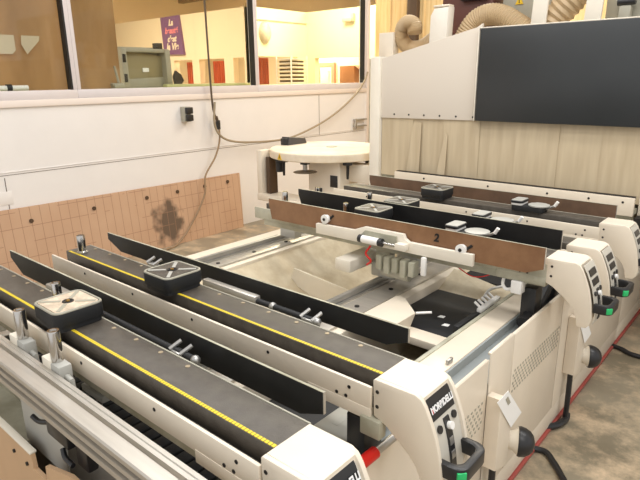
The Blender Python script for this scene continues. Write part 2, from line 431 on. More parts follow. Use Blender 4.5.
# pale papers taped to cloth
tag(obj('paper_sheet', prism(NB(), [(1.0,1.87),(2.04,1.87),(2.07,1.9),(2.07,2.02),(1.0,2.02)], 'x', -5.135, -5.13), papert, None, (-5.13,1.8,1.99)), 'pale paper band against the brown cloth in the left window', 'paper')
tag(obj('paper_pennant', prism(NB(), [(2.16,1.87),(2.27,1.98),(2.28,2.02),(2.13,2.02),(2.12,1.95)], 'x', -5.135, -5.13), papert, None, (-5.12,2.1,1.86)), 'pale pointed paper hanging on the brown cloth in the left window', 'paper')
# shelf / work counter behind window
struct('trim_8', bx(NB(), -5.6,-4.99, -2,6.6, 1.44,1.575), mat('olive_counter',(190,184,132),.5))
struct('wall_counter', bx(NB(), -5.55,-5.5, -2,6.6, 0,1.44), officew)
tag(obj('green_strip', bx(NB(), -5.12,-5.04, 3.46,4.62, 1.576,1.605, .006), mat('pale_green_board',(206,206,150),.5), None, (-5.08,3.9,1.5)), 'long pale green strip lying along the sill behind the glass', 'board')
tag(obj('marker_tube', cyl(NB(), (-5.03,1.55,1.598), (-5.03,2.08,1.598), .022), whitepl, None, (-5.03,1.8,1.576)), 'white tube lying on the sill in the left window', 'tube')
tag(obj('tube_clamp', lathe(NB(), (-5.03,1.93,1.603), [(.027,-.02),(.027,.02)], axis='y'), darkpl, None, (-5.03,1.93,1.5)), 'dark band around the white tube in the left window', 'clamp')

# grey plastic carrier on counter
tg = thing('plastic_case', 'grey plastic machine cover standing on the sill behind the glass', 'case', (-5.25,3.15,1.5))
e = NB(); y0c, y1c = 3.12, 3.68
bx(e, -5.42,-5.40, y0c,y1c, 1.576,1.975, .005)
obj('back_panel', e, greypl, tg)
e = NB(); prism(e, [(y0c,1.576),(y1c-.02,1.576),(y1c,1.62),(y1c,1.73),(y1c-.04,1.89),(y0c,1.95)], 'x', -5.40, -5.34, .006); obj('body', e, mat('olive_grey_plastic',(150,138,104),.4), tg)
for yy in (y0c, y1c-.05):
    e = NB(); prism(e, [(yy-.01,1.576),(yy+.06,1.576),(yy+.05,1.95),(yy-.01,1.96)], 'x', -5.41,-5.26, .008); obj('side_rib', e, greypl, tg)
e = NB(); bx(e, -5.42,-5.27, y0c,y1c, 1.92,1.958, .008); obj('top_rib', e, greypl, tg)
for z in (1.67,1.86):
    e = NB(); bx(e, -5.262,-5.255, y0c-.0,y0c+.035, z-.04,z+.04, .003); obj('side_slot', e, sealm, tg)
obj('lower_lip', prism(NB(), [(y0c+.05,1.576),(y1c-.08,1.576),(y1c-.02,1.68),(y0c+.05,1.66)], 'x', -5.335,-5.32, .003), greypl, tg)
obj('sticker', bx(NB(), -5.335,-5.328, 3.38,3.45, 1.73,1.77), paper, tg)
tw = thing('wire_tool', 'small grey clamp standing on the sill beside the brown cloth', 'tool', (-5.1,2.95,1.5))
obj('base', bx(NB(), -5.14,-5.06, 2.89,3.0, 1.576,1.62, .01), greypl, tw); obj('upright', cyl(NB(), (-5.1,2.96,1.62),(-5.1,2.93,1.78), .012), greypl, tw); obj('jaw', bx(NB(), -5.13,-5.07, 2.88,3.0, 1.6,1.625, .008), greypl, tw)
tag(obj('black_box', bx(NB(), -5.41,-5.33, 3.57,3.64, 1.96,2.02, .004), darkpl, None, (-5.37,3.6,1.96)), 'small black box standing on the grey plastic cover', 'box')
e = NB(); prism(e, [(3.58,1.606),(3.66,1.606),(3.69,1.64),(3.66,1.70),(3.60,1.74),(3.57,1.68)], 'x', -5.10,-5.06, .006)
tag(obj('cloth_rag', e, darkpl, None, (-5.08,3.72,1.601)), 'crumpled black cloth on the pale green strip behind the glass', 'cloth')

# junction box on the wall
tj = thing('junction_box', 'small grey wall box with two black sockets on the white wall', 'socket', (WX,3.52,1.24))
obj('back_box', bx(NB(), WX+.001,WX+.07, 3.47,3.555, 1.235,1.385, .006), greypl, tj)
for z in (1.275,1.348): obj('socket', bx(NB(), WX+.07,WX+.1, 3.478,3.56, z-.032,z+.032, .008), darkpl, tj)
# panel outline on wall near the left edge, wall bracket right
tag(obj('access_panel', bx(NB(), WX+.001,WX+.004, 1.2,1.76, .68,.79, .001), wallm, None, (WX,1.6,.68)), 'white access panel low on the wall at the left edge', 'panel')
tw = thing('wall_bracket', 'small metal bracket on the white wall beside the machine column', 'bracket', (WX,6.55,.98))
for z in (.98,1.07): obj('arm', bx(NB(), WX+.001,WX+.06, 6.35,6.6, z,z+.02, .003), steel, tw)
obj('upright', bx(NB(), WX+.04,WX+.062, 6.33,6.36, .96,1.10, .003), steel, tw)

# grooved board leaning on the wall
e = NB(); hexa(e, [(-4.78,1.0,0.002),(-4.78,4.16,0.002),(-4.842,4.19,.62),(-4.842,1.0,.65)], (-.018,0,0))
brd = tag(obj('particle_board', e, boardm, None, (-4.8,2.6,0)), 'long tan grooved board with black stain leaning against the white wall', 'board')
for y in (1.86,2.42,2.97,3.33,3.68,4.0):
    obj('bolt_hole', cyl(NB(), (-4.84,y,.5+.012*y), (-4.822,y,.5+.012*y), .018, n=12), darkbr, brd)

# cables
def cb(name, label, pts, r, m, cat='cable', **k):
    return tag(obj(name, tube(NB(), pts, r, **k), m, None, pts[0]), label, cat)
CX = -4.8
cb('hanging_cable', 'dark cable hanging from above in front of the window and wall', [(CX,3.80,3.6),(CX,3.815,2.4),(CX,3.82,1.9),(CX,3.83,1.44),(CX,3.85,1.3),(CX,3.90,1.2)], .011, cable)
cb('looped_cable', 'brown cable looping along the wall from the plug to the window corner', [(CX+.03,3.84,1.42),(CX+.03,3.82,1.2),(CX+.03,3.9,1.06),(CX+.03,4.1,.985),(CX+.03,4.5,.95),(CX+.03,4.9,.95),(CX+.03,5.2,1.0),(CX+.03,5.6,1.11),(CX+.03,5.97,1.26),(CX+.03,6.3,1.45),(CX+.02,6.5,1.62),(CX+.02,6.56,1.72)], .012, cabgrey)
cb('drop_cable', 'thin brown cable running down over the grooved board to the floor', [(CX+.01,3.89,1.2),(CX+.01,3.89,1.02),(CX+.01,3.82,.85),(CX+.01,3.67,.66),(CX+.03,3.62,.45),(CX+.04,3.4,.16),(CX+.07,3.2,.016),(CX+.12,3.05,.014),(CX+.2,3.0,.012)], .010, mat('light_brown_cable',(150,126,98),.5))
tp = thing('plug_coupling', 'dark plug coupling hanging from the cable on the wall', 'plug', (CX,3.89,1.16))
obj('plug_body', bx(NB(), CX-.02,CX+.02, 3.87,3.91, 1.13,1.23, .008), darkpl, tp); obj('collar', cyl(NB(), (CX,3.885,1.22),(CX,3.87,1.27), .017), cable, tp)

# ------------------------------------------------------------------ machine bed
XF = -.70
bed = thing('machine_bed', 'cream steel bed of the woodworking machine with rails, pit and side skirts', 'machine', (-1.65,2.8,0))
Y0, Y1 = .48, 3.66
# skirt panels facing the operator
def skirt(y0, y1, zt, t=.018):
    e = NB(); bx(e, XF-.006, XF, y0, y1, .13, zt, .002)
    bx(e, XF-.014, XF-.001, y0+.002, y1-.002, zt-.010, zt, .002)
    return obj('skirt_panel', e, cream, bed)
s1 = skirt(Y0, 1.692, .708); s2 = skirt(1.706, 1.908, .726); s3 = skirt(1.912, 2.46, .722); s4 = skirt(2.47, Y1, .735)
def louvres(y0, y1, z0, z1, ny, nz, par):
    e = NB()
    for j in range(nz):
        for i in range(ny):
            y = y0+(y1-y0)*(i+.5*(j%2))/ny; z = z0+(z1-z0)*j/(nz-1)
            hexa(e, [(XF+.0005,y-.005,z-.004),(XF+.0005,y+.003,z-.004),(XF+.0005,y+.005,z+.004),(XF+.0005,y-.003,z+.004)], (.002,0,0))
    return obj('louvre_slots', e, greypl, par)
gskirt = None
louvres(1.30,1.67,.46,.555,14,6,s1); louvres(1.93,2.45,.475,.56,20,6,s3)
obj('kick_plate', bx(NB(), XF-.02,XF-.004, Y0,Y1, .025,.128, .003), cream, bed)
obj('kick_strip', bx(NB(), XF-.03,XF+.006, Y0,Y1, .002,.020, .003), redtrim, bed)
# front deck and gap behind the skirts
obj('deck_plate', bx(NB(), -.945,-.828, .62,3.4, .63,.65, .005), cream, bed)
obj('deck_apron', bx(NB(), -.830,-.820, .62,3.4, .50,.645, .003), gutterm, bed)
obj('gutter', bx(NB(), -.82,XF-.008, Y0,3.6, .60,.61), gutterm, bed)
obj('deck_far_cover', bx(NB(), -1.3,-.81, 3.4,3.6, .6,.66,.004), cream, bed)
e = NB(); bx(e, -.85,-.838,1.66,1.70,.65,.668,.003); obj('hinge', e, steel, bed)
e = NB(); bx(e, -.948,-.93, .62,3.4, .60,.655, .003); obj('deck_lip', e, greyg, bed)
# rear rail beam
def railbeam(xa, xb, nm, xd, xs0, xs1):
    e = NB(); bx(e, xa, xb, .62, 3.66, .30, .62, .006); o = obj('rail_beam', e, cream, bed)
    e = NB(); bx(e, xd-.022, xd+.022, .64, 3.66, .62, .635, .003); bx(e, xd-.013, xd+.013, .64, 3.66, .635, .662, .004); obj('guide_rail', e, steel, o)
    obj('rail_shadow_strip', bx(NB(), xd-.045, xd-.026, .64,3.66,.62,.626), sealm, o)  # dark strip standing in for the shadow beside the guide rail
    obj('cover_strip', bx(NB(), xs0, xs1, .64, 3.66, .62, .632, .003), alu, o)
    pr_ = None
    for k in range(11):
        if pr_ is None: pr_ = obj('rail_screw', cyl(NB(), ((xs0+xs1)/2, .8, .632), ((xs0+xs1)/2, .8, .636), .012, n=10), sealm, o)
        else: c = pr_.copy(); COL.objects.link(c); c.parent = o; c.location = (0,k*.28,0)
    return o
railbeam(-2.74,-2.36,'L',-2.53,-2.49,-2.40)
railbeam(-1.585,-1.34,'R',-1.545,-1.505,-1.385)
# chip chute between rails
e = NB()
prism(e, [(-2.36,.60),(-2.36,.585),(-2.02,.34),(-1.86,.30),(-1.62,.30),(-1.585,.33),(-1.585,.35),(-1.63,.315),(-1.86,.315),(-2.01,.355)], 'y', .62, 3.66)
obj('chip_chute', e, creamd, bed)
e = NB(); hexa(e, [(-2.22,2.28,.47),(-1.60,2.23,.32),(-1.60,2.23,.53),(-2.19,2.28,.56)], (0,.012,0)); obj('chute_divider', e, whitep, bed)
e = NB(); hexa(e, [(-2.3,3.0,.55),(-1.60,3.0,.32),(-1.60,3.0,.60),(-2.3,3.0,.60)], (0,.012,0)); obj('chute_divider', e, creamd, bed)
# front pit
obj('pit_floor', bx(NB(), -1.34,-.945, .62,3.66, .32,.335), creamd, bed)
obj('rubber_mat', bx(NB(), -1.335,-.95, .65,1.84, .50,.512, .004), rubber, bed)
e = NB(); bx(e, -1.335,-.96, 2.0,2.48, .565,.577, .004); obj('rubber_mat', e, rubber, bed)
obj('rubber_mat', bx(NB(), -1.30,-.985, 2.66,3.05, .598,.608, .004), rubber, bed)
e = NB(); hexa(e, [(-1.34,2.485,.56),(-.98,2.485,.56),(-.98,2.62,.59),(-1.34,2.66,.635)], (0,0,.006)); hexa(e, [(-1.34,2.66,.59),(-.95,2.62,.585),(-.95,3.5,.585),(-1.34,3.5,.59)], (0,0,.008)); obj('tan_cover', e, creamd, bed)
obj('cover_edge', tube(NB(), [(-1.085,2.49,.575),(-1.083,2.495,.60),(-1.07,2.53,.625),(-1.03,2.60,.632)], .007), whitepl, bed)
obj('cross_member', bx(NB(), -1.21,-.955, 1.865,1.955, .565,.60, .004), cream, bed)
e = NB(); prism(e, [(-1.345,1.70),(-1.345,2.10),(-1.30,2.10),(-1.17,1.98),(-1.17,1.80),(-1.24,1.70)], 'z', .648, .656, .002); gp = obj('gusset_plate', e, cream, bed)
obj('gusset_flange', hexa(NB(), [(-1.17,1.80,.652),(-1.17,1.98,.652),(-1.175,1.95,.60),(-1.175,1.82,.60)], (-.006,0,0)), cream, bed)
e = NB(); cyl(e, (-1.18,2.0,.645), (-1.13,2.05,.645), .006); obj('pin', e, whitepl, bed)
for k, (x, y) in enumerate(((-1.16,2.16),(-1.10,2.09),(-1.05,2.13))):
    obj('paper_scrap', hexa(NB(), [(x,y,.5775),(x+.03,y+.005,.5775),(x+.028,y+.03,.5775),(x+.003,y+.027,.5775)], (0,0,.0008)), paper, bed)
# near end wall of the bed
e = NB(); prism(e, [(-2.74,.02),(XF-.02,.02),(XF-.02,.70),(-1.25,.70),(-1.40,.655),(-1.405,.60),(-1.49,.60),(-1.495,.645),(-2.74,.645)], 'y', .475, .487); obj('end_panel', e, tan, bed)  # beige end panel, its shade put into the tan colour
obj('end_panel_rim', bx(NB(), -2.74,-1.495, .472,.492, .645,.652, .002), whitep, bed)
obj('inner_end_wall', bx(NB(), -2.4,-.98, .60,.62, .05,.66, .003), greyp, bed)
obj('end_shelf', bx(NB(), -2.74,-1.62, .487,.60, .60,.61), greyg, bed)
obj('end_riser', bx(NB(), -2.74,-1.64, .590,.60, .61,.79), greyg, bed)
e = NB(); prism(e, [(-1.64,.60),(-1.38,.60),(-1.36,.79),(-1.64,.79)], 'y', .52, .528, .002); obj('end_riser', e, greyp, bed)
for x in (-1.62,-1.53): obj('panel_bolt', cyl(NB(), (x,.470,.60),(x,.476,.60), .006, n=8), sealm, bed)
# grey tray beside head one and red lever
e = NB(); bx(e, -.94,-.815, .98,1.24, .651,.69, .010); bx(e, -.90,-.88,1.08,1.13,.689,.6905); obj('grey_junction_cover', e, greyp, bed)
e = NB(); cyl(e, (-.692,1.0,.738),(-.690,1.10,.738), .011); lv = obj('lever', e, steel, bed)
obj('lever_grip', cyl(NB(), (-.694,.915,.738),(-.692,1.0,.738), .016), red, lv)
# foot blocks under bed
obj('base_frame', bx(NB(), -2.7,-.76, .7,3.66, .0,.29), cream, bed)

# stop switch boxes on skirt
def stopbox(y, label):
    t = thing('emergency_stop_box', label, 'switch', (XF,y,.13), 'stop boxes on the skirt')
    e = NB(); prism(e, [(y-.055,.28),(y+.05,.245),(y+.06,.40),(y+.03,.50),(y-.02,.57),(y-.055,.57)], 'x', XF+.001, XF+.055, .004); obj('housing', e, cream, t)
    q = [(XF+.0575,y-.10,.585),(XF+.0575,y-.01,.59),(XF+.0575,y+.145,.425),(XF+.0575,y+.05,.41)]
    tg_ = obj('paper_tag', hexa(NB(), q, (.0015,0,0)), paper, t)
    obj('tag_print', hexa(NB(), [(XF+.0595,y-.03,.565),(XF+.0595,y-.01,.568),(XF+.0595,y+.02,.53),(XF+.0595,y-.0,.527)], (.0006,0,0)), greypl, tg_)
    c = Vector((XF+.05, y+.115, .315)); d = Vector((.92,.38,-.02)).normalized()
    M = Matrix.Translation(c) @ d.to_track_quat('Z','Y').to_matrix().to_4x4()
    e = lathe(NB(), (0,0,0), [(.03,-.03),(.040,.0),(.049,.012),(.052,.016)], 24); bmesh.ops.transform(e, matrix=M, verts=e.verts); obj('boot', e, whitep, t)
    e = lathe(NB(), (0,0,0), [(.055,.015),(.057,.024),(.053,.042),(.044,.058),(.030,.070),(.011,.076),(.001,.077)], 28); bmesh.ops.transform(e, matrix=M, verts=e.verts); obj('palm_button', e, darkpl, t)
    obj('cable_conduit', tube(NB(), [(XF+.03,y-.02,.28),(XF+.032,y-.02,.12),(XF+.03,y-.015,.02)], .013), darkpl, t)
    return t
stopbox(1.745, 'stop switch box with black dome nearest the camera, white tag above')
stopbox(2.62, 'stop switch box with black dome on the farther skirt panel')
cb('floor_hose', 'black hose curving from under the skirt over the dusty floor, nearer one', [(XF-.06,2.25,.014),(-.66,2.29,.014),(-.60,2.24,.014),(-.55,2.18,.014),(-.50,2.10,.014),(-.46,1.9,.014)], .014, darkpl, 'hose')
cb('floor_hose', 'black hose leaving the far end of the skirt at the right edge', [(XF-.06,3.6,.014),(-.66,3.59,.014),(-.58,3.55,.014),(-.45,3.56,.014),(-.2,3.65,.014)], .014, darkpl, 'hose')
cb('skirt_hose', 'short black hose bent under the skirt below the farther stop box', [(XF+.03,2.63,.032),(XF+.035,2.60,.02),(XF+.02,2.52,.02),(XF-.03,2.45,.02)], .016, darkpl, 'hose')

# ------------------------------------------------------------------ head profile
PROF = [(-.574,.957),(-.558,.950),(-.546,.934),(-.531,.902),(-.516,.864),(-.507,.830),(-.499,.79),(-.494,.755),(-.495,.735),(-.500,.717),(-.512,.703)]
BACK = [(-.545,.700),(-.553,.742),(-.565,.768),(-.586,.792),(-.614,.814),(-.652,.842),(-.672,.850),(-.687,.856),(-.690,.94),(-.690,.951),(-.685,.956)]
def xfront(z, off=0.):
    for (xa,za),(xb,zb) in zip(PROF, PROF[1:]):
        if zb <= z <= za: return xa+(xb-xa)*(za-z)/(za-zb)+off
    return PROF[-1][0]+off
def face_strip(y0, y1, z0, z1, off, th, n=8):
    pts = [(xfront(z0+(z1-z0)*i/n, off), z0+(z1-z0)*i/n) for i in range(n+1)]
    pts += [(x+th, z) for x, z in reversed(pts)]
    return prism(NB(), pts, 'y', y0, y1)

def beam(ry, label, head_label, plates, style, xl=-2.28, screws=True, zr=.662):
    t = thing('support_beam', label, 'machine beam', (-1.5,ry,zr), 'sliding table beams across the bed')
    o = obj('side_bar', bx(NB(), xl-.06,-.694, ry-.040,ry-.030, .864,.930, .003), cream if style['bar'] == 0 else greyg, t)
    e = NB()
    for x in (-2.1,-1.75,-1.4,-1.05,-.76): cyl(e, (x,ry-.0415,.908),(x,ry-.039,.908), .005, n=8)
    for x in (-.80,-.77): cyl(e, (x,ry-.0415,.880),(x,ry-.039,.880), .005, n=8)
    obj('bar_bolts', e, sealm, o)
    obj('bar_end', bx(NB(), -.90,-.694, ry-.0415,ry-.030, .838,.872, .002), cream if style['bar'] == 0 else greyg, o)
    obj('lower_web', bx(NB(), xl,-.70, ry-.026,ry+.10, .828,.869, .003), greyg, t)
    obj('cable_trough', bx(NB(), xl,-.692, ry-.029,ry-.001, .872,.882), trough, t)
    e = NB(); bx(e, xl+.05,-.72, ry-.018,ry-.012, .882,.912, .002); obj('trough_lip', e, trough, t)
    d = obj('table_top', bx(NB(), xl,-.69, ry-.001,ry+.105, .883,.95, .002), deckm, t)
    obj('edge_strip', bx(NB(), xl,-.69, ry+.1052,ry+.110, .90,.951, .001), greypl, t)
    
    if screws: obj('ruler', bx(NB(), xl+.02,-.69, ry+.001,ry+.010, .950,.9512), rulerm, t)
    if screws:
        proto = None
        for k in range(13):
            x = xl+.08+k*.119
            if proto is None:
                e = NB(); cyl(e, (x,ry+.090,.95),(x,ry+.090,.9515), .0065, n=14); proto = obj('table_screw', e, screwm, t); px = x
            else:
                c = proto.copy(); COL.objects.link(c); c.parent = t; c.location = (x-px,0,0)
    # carriages on the rails
    for xc in style.get('car', (-2.43,-1.53)):
        e = NB(); bx(e, xc-.07,xc+.06, ry+.035,ry+.10, zr+.001,.735, .005); c = obj('carriage', e, greyp, t)
        e = NB(); bx(e, xc-.05,xc+.04, ry+.045,ry+.09, .733,.83, .004); obj('carriage_post', e, greyg, c)
    obj('front_leg', bx(NB(), -.80,-.74, ry,ry+.08, .576,.80, .004), darkpl, t)
    # fence plates
    for (y, x0, x1, z0, z1, m, ch) in plates:
        e = NB(); prism(e, [(x0,z1),(x0,z1-.03),(x0+ch,z0),(x1-.07,z0),(x1,z0+.028),(x1,z1)], 'y', y, y+.006)
        p = obj('stop_plate', e, m, t)
        e = NB(); bx(e, x0,x1, y-.0005,y+.0065, z1,z1+.001); obj('plate_edge', e, greyg, p)
        e = NB(); bx(e, x1,x1+.002, y-.0005,y+.0065, z0+.028,z1+.0015); obj('plate_end', e, alu, p)
    # lift rod between table and plate
    if style.get('rod'):
        y = style['rod']; x0, x1 = style['rx']
        e = NB(); cyl(e, (x0,y,.94),(x1,y,.94), .010, n=14); r = obj('lift_rod', e, rubber, t)
        obj('lift_cylinder', bx(NB(), x0-.02,x0+.26, y-.014,y+.014, .93,.958, .006), alu, r)
        for (xx) in style['levers']:
            e = NB(); bx(e, xx-.025,xx+.025, y-.014,y+.014, .92,.945, .005)
            for dx in (-.028,.02): cyl(e, (xx+dx,y-.012,.945),(xx+dx+.012,y+.020,.963), .006, n=10)
            obj('lift_fork', e, steel, r)
        for xx in (x0+.33, x1):
            e = NB(); bmesh.ops.create_uvsphere(e, u_segments=12, v_segments=8, radius=.014, matrix=Matrix.Translation((xx,y,.94))); obj('rod_end', e, steel, r)
    # --- control head
    y0, y1 = ry-.038, ry+.102
    e = NB(); q = PROF+BACK
    rim = .014
    prism(e, q, 'y', y0, y0+rim, .004); prism(e, q, 'y', y1-rim, y1, .004)
    inner = [(x-(.010 if z < .945 else .0), z-(0 if z < .945 else .001)) for x, z in PROF]+BACK
    prism(e, inner, 'y', y0+rim-.001, y1-rim+.001)
    h = obj('control_head', e, cream, t); h['label'] = head_label; h.location.x = style.get('hx', 0.)
    e = NB()
    for x, z in ((-.676,.925),(-.676,.885)): cyl(e, (x,y0-.001,z),(x,y0+.002,z), .005, n=10)
    obj('head_screws', e, sealm, h)
    pf = face_strip(y0+rim, y1-rim, .72, .946, -.0095, .002); pnl = obj('control_panel', pf, panelg, h)
    ya, yb = y0+rim+.006, y1-rim-.006
    if style['name']:
        npl = obj('nameplate', face_strip(ya, yb, .893, .941, -.0075, .0015), darkpl, pnl)
        zc = .915; up = (-(xfront(.93)-xfront(.89))*-1, 0, .04)
        upv = Vector((xfront(.93)-xfront(.89), 0, .04))
        yc = (ya+yb)/2
        ebm = text_bm('MORBIDELLI', .0215, basis((0,1,0), upv, (xfront(zc)-.0035, yc, zc+.001)), ext=.0004, xs=.84)
        obj('lettering', ebm, skinw, npl)
        e = NB(); M = basis((0,1,0), upv, (xfront(zc)-.0032, ya+.006, zc)); bx(e, -.0012,.0012,-.006,.004,-.0005,.0008, M=M); obj('red_mark', e, red, npl)
        zz = .876
    else:
        obj('display', face_strip(ya+.01, yb-.012, .903, .926, -.0075, .002), darkpl, pnl)
        obj('display', face_strip(ya+.012, yb-.014, .868, .891, -.0075, .002), darkpl, pnl); zz = .845
    ym = (ya+yb)/2
    def knob(y, z, r, m, nm, L=.004):
        p = Vector((xfront(z)-.007, y, z)); n = Vector((.04,0,(-(xfront(z+.02)-xfront(z-.02))))).normalized()
        obj(nm, cyl(NB(), p, p+n*L, r, n=18), m, pnl)
    knob(ym-.036, zz-.006, .0095, darkpl, 'blank_cap'); knob(ym+.034, zz-.0, .0095, darkpl, 'blank_cap')
    sw = obj('switch_strip', face_strip(ym-.012, ym+.012, zz-.115, zz+.008, -.0075, .003), darkpl, pnl)
    knob(ym+.002, zz-.012, .0095, whitepl, 'selector_knob', .012)
    for k, z in enumerate((zz-.048, zz-.082)):
        obj('key_switch', face_strip(ym-.008, ym+.008, z-.009, z+.009, -.0045, .0015, 2), steel, sw)
    zc = .790; xa = xfront(zc)-.012; D_ = .066
    ya_, yb__ = y0+.006, y1-.006
    def U(o, dd):
        a, b_ = ya_+o, yb__-o; r = .03-o*.4; pts = [(xa,a)]
        for k in range(6):
            th = math.radians(-90+90*k/5); pts.append((xa+dd-r+r*math.cos(th), a+r+r*math.sin(th)))
        for k in range(6):
            th = math.radians(90*k/5); pts.append((xa+dd-r+r*math.cos(th), b_-r+r*math.sin(th)))
        return pts+[(xa,b_)]
    e = NB(); prism(e, U(0,D_)+U(.019,D_-.019)[::-1], 'z', zc-.020, zc+.017, .004)
    hd = obj('handle', e, darkpl, h)
    gb = Vector((xa+.055, y0+.0165, zc-.002)); dirn = Vector((.75,-.66,0)).normalized(); side = Vector((.66,.75,0)).normalized()
    M = basis(side, (0,0,1), gb-dirn*.004)
    obj('green_button', bx(NB(), -.011,.011,-.012,.012,-.003,.010, .002, M=M), green, hd)
    return t

beam(.650, 'nearest beam with grey table top, yellow ruler and black stop plate', 'cream control head at the bottom of the photo',
     [(.822,-2.40,-.71,.903,.985,blackm,.1)], dict(bar=0, name=True, rod=.784, rx=(-1.95,-1.12), levers=(-1.19,)), xl=-2.6)
beam(1.02, 'second beam from the camera with grey table top and yellow ruler', 'cream control head with nameplate and green button, left of the skirt slots',
     [(1.21,-2.32,-.735,.920,.990,blackm,.1)], dict(bar=0, name=True, rod=1.168, rx=(-1.55,-1.03), levers=(-1.90,-1.06)), xl=-2.33)
beam(2.21, 'beam with brown laminate plate marked 2 and air cylinder below', 'front control head of the right-hand group',
     [(2.135,-2.23,-.695,.890,1.005,brownm,.02),(2.40,-2.25,-.72,.905,1.016,blackm,.03)], dict(bar=1, name=False, car=(-1.53,), hx=-.016), xl=-2.33, screws=False)
beam(2.45, 'beam right behind the black stop plate of the beam marked 2', 'middle control head of the right-hand group',
     [], dict(bar=0, name=False, hx=-.012), xl=-2.28, screws=False)
beam(2.925, 'farthest beam with dark brown laminate plate along its back', 'rear control head of the right-hand group',
     [(3.15,-2.27,-.69,.885,.995,brownfar,.02)], dict(bar=0, name=False, hx=-.010), xl=-2.32, screws=False)
B = {round(o.location.y,3): o for o in bpy.data.objects if o.name.startswith('support_beam')}
b3 = B[2.21]
# plate fittings of the beam marked 2
yp = 2.135
pl = [c for c in b3.children if c.name.startswith('stop_plate')][0]
obj('chalk_number', text_bm('2', .05, basis((1,0,0),(0,0,1),(-1.17,yp-.0015,.962)), ext=.0005, shear=.15), sealm, pl)
def knobset(x, z):
    e = lathe(NB(), (x,yp,z), [(.02,-.001),(.02,-.016),(.024,-.018),(.024,-.026),(.012,-.028)], 20, 'y'); k = obj('white_knob', e, whitepl, pl)
    obj('knob_bore', cyl(NB(), (x,yp-.0285,z),(x,yp-.031,z), .008, n=12), sealm, k)
    e = NB(); bx(e, -.006,.006,0,.004,-.0,.042, .002, M=Matrix.Translation((x+.01,yp-.0055,z-.004)) @ Matrix.Rotation(math.radians(52),4,'Y')); obj('slot', e, sealm, pl)
knobset(-1.80,.955); knobset(-1.04,.938)
# bracket plate with air cylinder
e = NB(); prism(e, [(-1.83,.950),(-1.83,.898),(-.955,.900),(-.955,.952),(-1.27,.950),(-1.29,.962),(-1.30,.982),(-1.52,.982),(-1.59,.955)], 'y', 2.105, 2.128, .002)
br = obj('cylinder_bracket', e, whitep, b3)
obj('bracket_recess', prism(NB(), [(-1.56,.915),(-1.33,.915),(-1.33,.968),(-1.51,.968)], 'y', 2.098, 2.1045), greyg, br)
e = NB(); cyl(e, (-1.51,2.08,.930),(-1.415,2.08,.930), .0185, n=20); ac = obj('air_cylinder', e, whitepl, br)
for xa, xb in ((-1.53,-1.51),(-1.415,-1.395)): obj('cylinder_cap', cyl(NB(), (xa,2.08,.930),(xb,2.08,.930), .0195, n=16), darkpl, ac)
obj('piston_rod', cyl(NB(), (-1.395,2.08,.930),(-1.31,2.08,.930), .006, n=12), chrome, ac)
obj('rod_clevis', bx(NB(), -1.32,-1.265, 2.065,2.105, .915,.945, .004), whitep, ac)
# motor box and fittings under the beam
obj('motor_box', bx(NB(), -1.685,-1.585, 2.08,2.50, .735,.80, .010), whitep, b3)
e = NB()
for i in range(5): bx(e, -1.44+i*.045,-1.41+i*.045, 2.09,2.14, .79-.012*(i%2),.86, .004)
obj('valve_block', e, greyg, b3)
obj('valve_motor', cyl(NB(), (-1.42,2.13,.775),(-1.27,2.13,.775), .024), greypl, b3)
obj('red_tube', tube(NB(), [(-1.47,2.09,.90),(-1.49,2.08,.86),(-1.46,2.08,.83),(-1.49,2.09,.80)], .005), red, b3)
obj('red_wire', tube(NB(), [(-1.10,2.2,.83),(-1.03,2.2,.80),(-.98,2.2,.805),(-.93,2.2,.83)], .0025), red, b3)
obj('hanging_clip', bx(NB(), -1.195,-1.17, 2.09,2.11, .81,.898, .006), whitepl, b3)
obj('front_connector', bx(NB(), -.83,-.785, 2.16,2.21, .78,.835, .004), whitepl, b3)
obj('connector_tube', tube(NB(), [(-.875,2.2,.83),(-.875,2.19,.80),(-.855,2.18,.785),(-.83,2.19,.79)], .007), whitepl, b3)
obj('cable_chain', tube(NB(), [(-.765,2.50,.83),(-.765,2.42,.76),(-.765,2.30,.69),(-.765,2.16,.66)], .028), rubber, b3)
for nm in ('cylinder_bracket','motor_box','valve_block','valve_motor','red_tube','hanging_clip'):
    for c in b3.children:
        if c.name.split('.')[0] == nm: c.location += Vector((-.025,0,-.024))
b2 = B[1.02]
obj('black_bracket', bx(NB(), -.72,-.66, .97,1.0, .80,.85, .004), greyg, b2)
# air connector comb and black clip on deck
e = NB(); bx(e, -.975,-.952, 2.17,2.37, .65,.668,.003)
for k in range(5): cyl(e, (-.975,2.20+k*.035,.665),(-1.0,2.20+k*.035,.682), .006, n=8)
obj('air_manifold', e, whitepl, bed)
obj('deck_bumper', bx(NB(), -.985,-.957, 1.97,2.17, .60,.655, .008), rubber, bed)

# cable tray between the nearest beams
ct = thing('cable_carrier', 'black cable chain lying on the bed between extrusion and nearest beam', 'cable carrier', (-1.3,.7,.62))
e = NB(); 
for k in range(26): bx(e, -2.2+k*.05,-2.156+k*.05, .66,.74, .665,.715, .006)
obj('chain_links', e, rubber, ct)
obj('link_core', bx(NB(), -2.2,-.91,.675,.725,.67,.705), sealm, ct)

